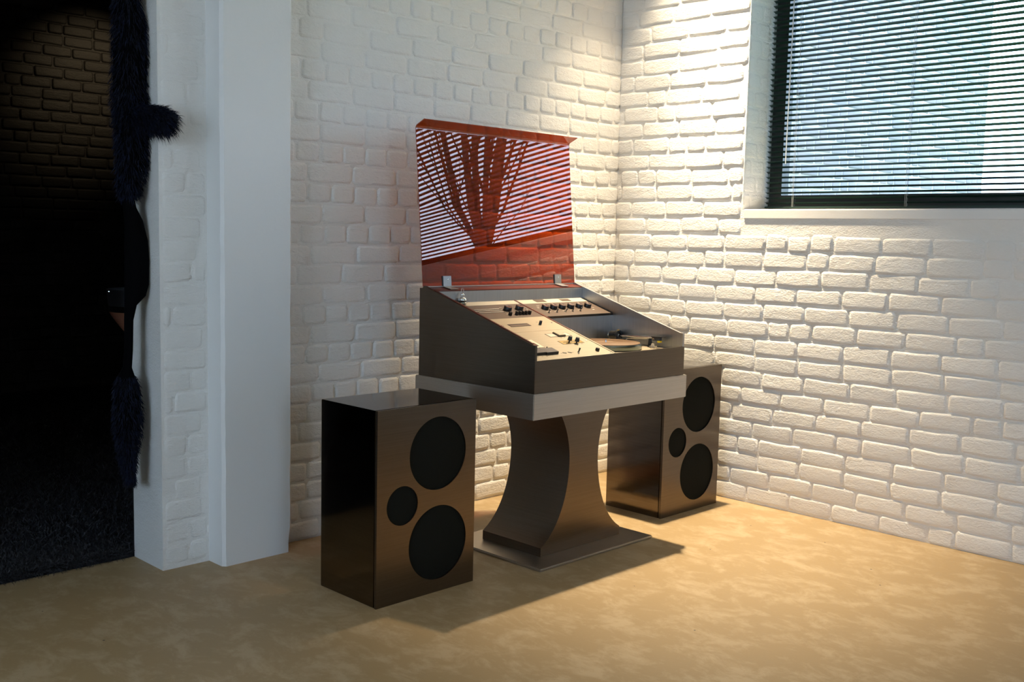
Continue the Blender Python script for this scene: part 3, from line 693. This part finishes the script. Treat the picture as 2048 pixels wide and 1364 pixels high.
MB().tube([oc+np.array([.0042*math.cos(a), -.0042*math.cos(a)*.7, .0595+.006*math.sin(a)]) for a in np.linspace(-math.pi/2, 1.5*math.pi, 17)], .0011, 6, cap=False).build('ring', 'chrome', og_, smooth=True)

# ------------------------------------------------------------------ the dark doorway: sheepskin, carpet, copper bowl
sil = [(-60, 235, 262), (0, 230, 276), (50, 229, 290), (100, 228, 293), (180, 227, 291), (215, 230, 297), (245, 233, 300), (280, 236, 294), (330, 236, 293), (370, 239, 278), (395, 245, 267),
       (415, 248, 271), (440, 250, 284), (480, 250, 294), (520, 250, 297), (570, 250, 296), (592, 250, 290), (610, 250, 272), (640, 250, 265), (700, 250, 264), (735, 247, 262),
       (752, 236, 268), (780, 231, 276), (820, 230, 281), (860, 232, 279), (890, 238, 272), (915, 244, 268), (940, 250, 266), (965, 257, 265)]
YS = .098
rings = []
for (py, l, r) in sil:
    A = un(l, py, 1, YS); B = un(r, py, 1, YS); rings.append(((A[0]+B[0])/2, (A[2]+B[2])/2, (B[0]-A[0])/2))
sk = root('sheepskin', (rings[-1][0], YS, 0), 'long navy sheepskin hanging down the edge of the doorway', 'sheepskin')
def ring_pt(i, a):
    cx, cz, hw = rings[i]; return np.array([cx+hw*math.cos(a), YS+min(.05, .018+hw*.45)*math.sin(a), cz])
NR = 20; vs = []; fs = []
for i in range(len(rings)):
    for j in range(NR): vs.append(ring_pt(i, 2*math.pi*j/NR))
for i in range(len(rings)-1):
    for j in range(NR): fs.append((i*NR+j, (i+1)*NR+j, (i+1)*NR+(j+1) % NR, i*NR+(j+1) % NR))
fs += [tuple(range(NR)), tuple(range((len(rings)-1)*NR, len(rings)*NR))[::-1]]
MB().add(vs, fs).build('hide', 'hide_black', sk, smooth=True, sharp=180)
# the leg of the skin that sticks out over the white pier
la = un(272, 232, 1, .06); lb = un(334, 240, 1, -.075)
LEG = [(la+(lb-la)*t, r_) for t, r_ in ((-.2, .02), (0, .032), (.4, .038), (.75, .034), (1.0, .018))]
MB().tube([p for p, _ in LEG], [r_ for _, r_ in LEG], 14).build('leg_flap', 'hide_black', sk, smooth=True, sharp=180)
def strands(name, mt, par, gen, n, kind='stuff'):
    V = []; Fc = []
    for q in range(n):
        p, d, ln, wd, curl = gen()
        d = d/np.linalg.norm(d); t = rng.normal(size=3); s = np.cross(d, t); s /= (np.linalg.norm(s)+1e-9); b2 = np.cross(d, s); k0 = len(V)
        c1 = p+d*ln*.4+b2*curl*ln*.25; c2 = p+d*ln*.75+b2*curl*ln*.55+np.array([0, 0, -.12*ln]); c3 = p+d*ln*.95+b2*curl*ln+np.array([0, 0, -.3*ln])
        V += [p-s*wd, p+s*wd, c1-s*wd, c1+s*wd, c2-s*wd*.7, c2+s*wd*.7, c3]
        Fc += [(k0, k0+1, k0+3, k0+2), (k0+2, k0+3, k0+5, k0+4), (k0+4, k0+5, k0+6)]
    b = MB(); b.v = [tuple(v) for v in V]; b.f = Fc
    o = b.build(name, mt, par); o['kind'] = kind
    for p in o.data.polygons: p.use_smooth = True
    return o
seg_fur = [i for i in range(len(sil)-1) if sil[i][0] < 385 or 740 < sil[i][0] < 960]
def g_fur():
    i = random.choice(seg_fur); t = random.random(); a = random.uniform(0, 6.283)
    p = ring_pt(i, a)*(1-t)+ring_pt(i+1, a)*t
    cx = rings[i][0]*(1-t)+rings[i+1][0]*t
    n = np.array([p[0]-cx, (p[1]-YS)*1.3, 0]); n /= (np.linalg.norm(n)+1e-6)
    top = sil[i][0] < 400
    return p, n*.55+np.array([random.uniform(-.25, .25), random.uniform(-.25, .25), -.75]), random.uniform(.016, .036) if top else random.uniform(.015, .03), .0011, random.uniform(-.6, .6)
strands('fur', 'fur_navy', sk, g_fur, 9000)
ax_ = (lb-la)/np.linalg.norm(lb-la)
def g_leg():
    t = random.uniform(-.1, 1.0); r_ = np.interp(t, (-.2, 0, .4, .75, 1), (.02, .032, .038, .034, .018)); a = random.uniform(0, 6.283)
    e1 = np.cross(ax_, (0, 0, 1)); e1 /= np.linalg.norm(e1); e2 = np.cross(ax_, e1); n = e1*math.cos(a)+e2*math.sin(a)
    return la+(lb-la)*t+n*r_*.95, n*.45+ax_*1.0+np.array([random.uniform(-.2, .2), random.uniform(-.2, .2), random.uniform(-.35, .1)]), random.uniform(.035, .065), .0012, random.uniform(-.5, .5)
strands('leg_fur', 'fur_navy', sk, g_leg, 3200)
# shag carpet
cp = root('shag_carpet', (-2.9, 2.4, 0), 'black shaggy carpet covering the dark room floor up to the doorway', 'carpet')
MB().box((-4.29, .272, -.009), (.45, 4.78, .012)).build('backing', 'carpet_black', cp)
def g_carp():
    u = random.random()
    if u < .34: y = .262+random.random()**1.5*.22; x = random.uniform(-3.62, -2.79)
    else:
        y = .27+random.random()**1.6*3.6; x0_ = -3.55+(y-.25)*.36; x = random.uniform(x0_-.15, -2.757+(y-.25)*.62+.1)
    front = y < .30
    d = np.array([random.uniform(-.7, .7), random.uniform(-.7, .5)-(.5 if front else 0), .75])
    return np.array([x, y, .006]), d, random.uniform(.028, .06), .0016, random.uniform(-.7, .7)
strands('pile', 'carpet_black', cp, g_carp, 52000)
# copper bowl on a stem, half hidden behind the sheepskin
YB = 2.2
A = un(219, 579, 1, YB); Bz = un(228, 618, 1, YB); rb = .20; bx = A[0]+rb; zt = A[2]; zb = un(247, 672, 1, YB)[2]
bw = root('copper_bowl', (bx, YB, 0), 'copper bowl on a stem with a shiny upper band, half hidden behind the sheepskin', 'bowl')
zm = Bz[2]
MB().lathe([(rb, zt), (rb*.965, zm+.018), (rb*.94, zm+.016), (rb*.97, zt-.004)], (bx, YB, 0), (0, 0, 1), 48, cap=False).build('upper_band', 'satin_steel', bw, smooth=True, label='shiny metal upper band')
MB().lathe([(rb*.955, zm+.018), (rb*.955, zm-.018)], (bx, YB, 0), (0, 0, 1), 48).build('dark_ring', 'black_plastic', bw, smooth=True)
pr_ = [(rb*.95, zm-.018)]
for t in np.linspace(.1, 1, 9): pr_.append((rb*(.95-.80*t**1.15), zm-.018-(zm-zb+.05)*t))
pr_ += [(.022, zb-.10), (.018, .10), (.05, .09), (.15, .076), (.15, .068)]
MB().lathe(pr_, (bx, YB, 0), (0, 0, 1), 48).build('shell', 'copper_shell', bw, smooth=True)
MB().lathe([(.010, 0), (.012, .004), (.008, .010)], (bx-rb-.004, YB-.005, zt-.012), (-1, 0, 0), 12).build('rim_knob', 'chrome', bw, smooth=True)
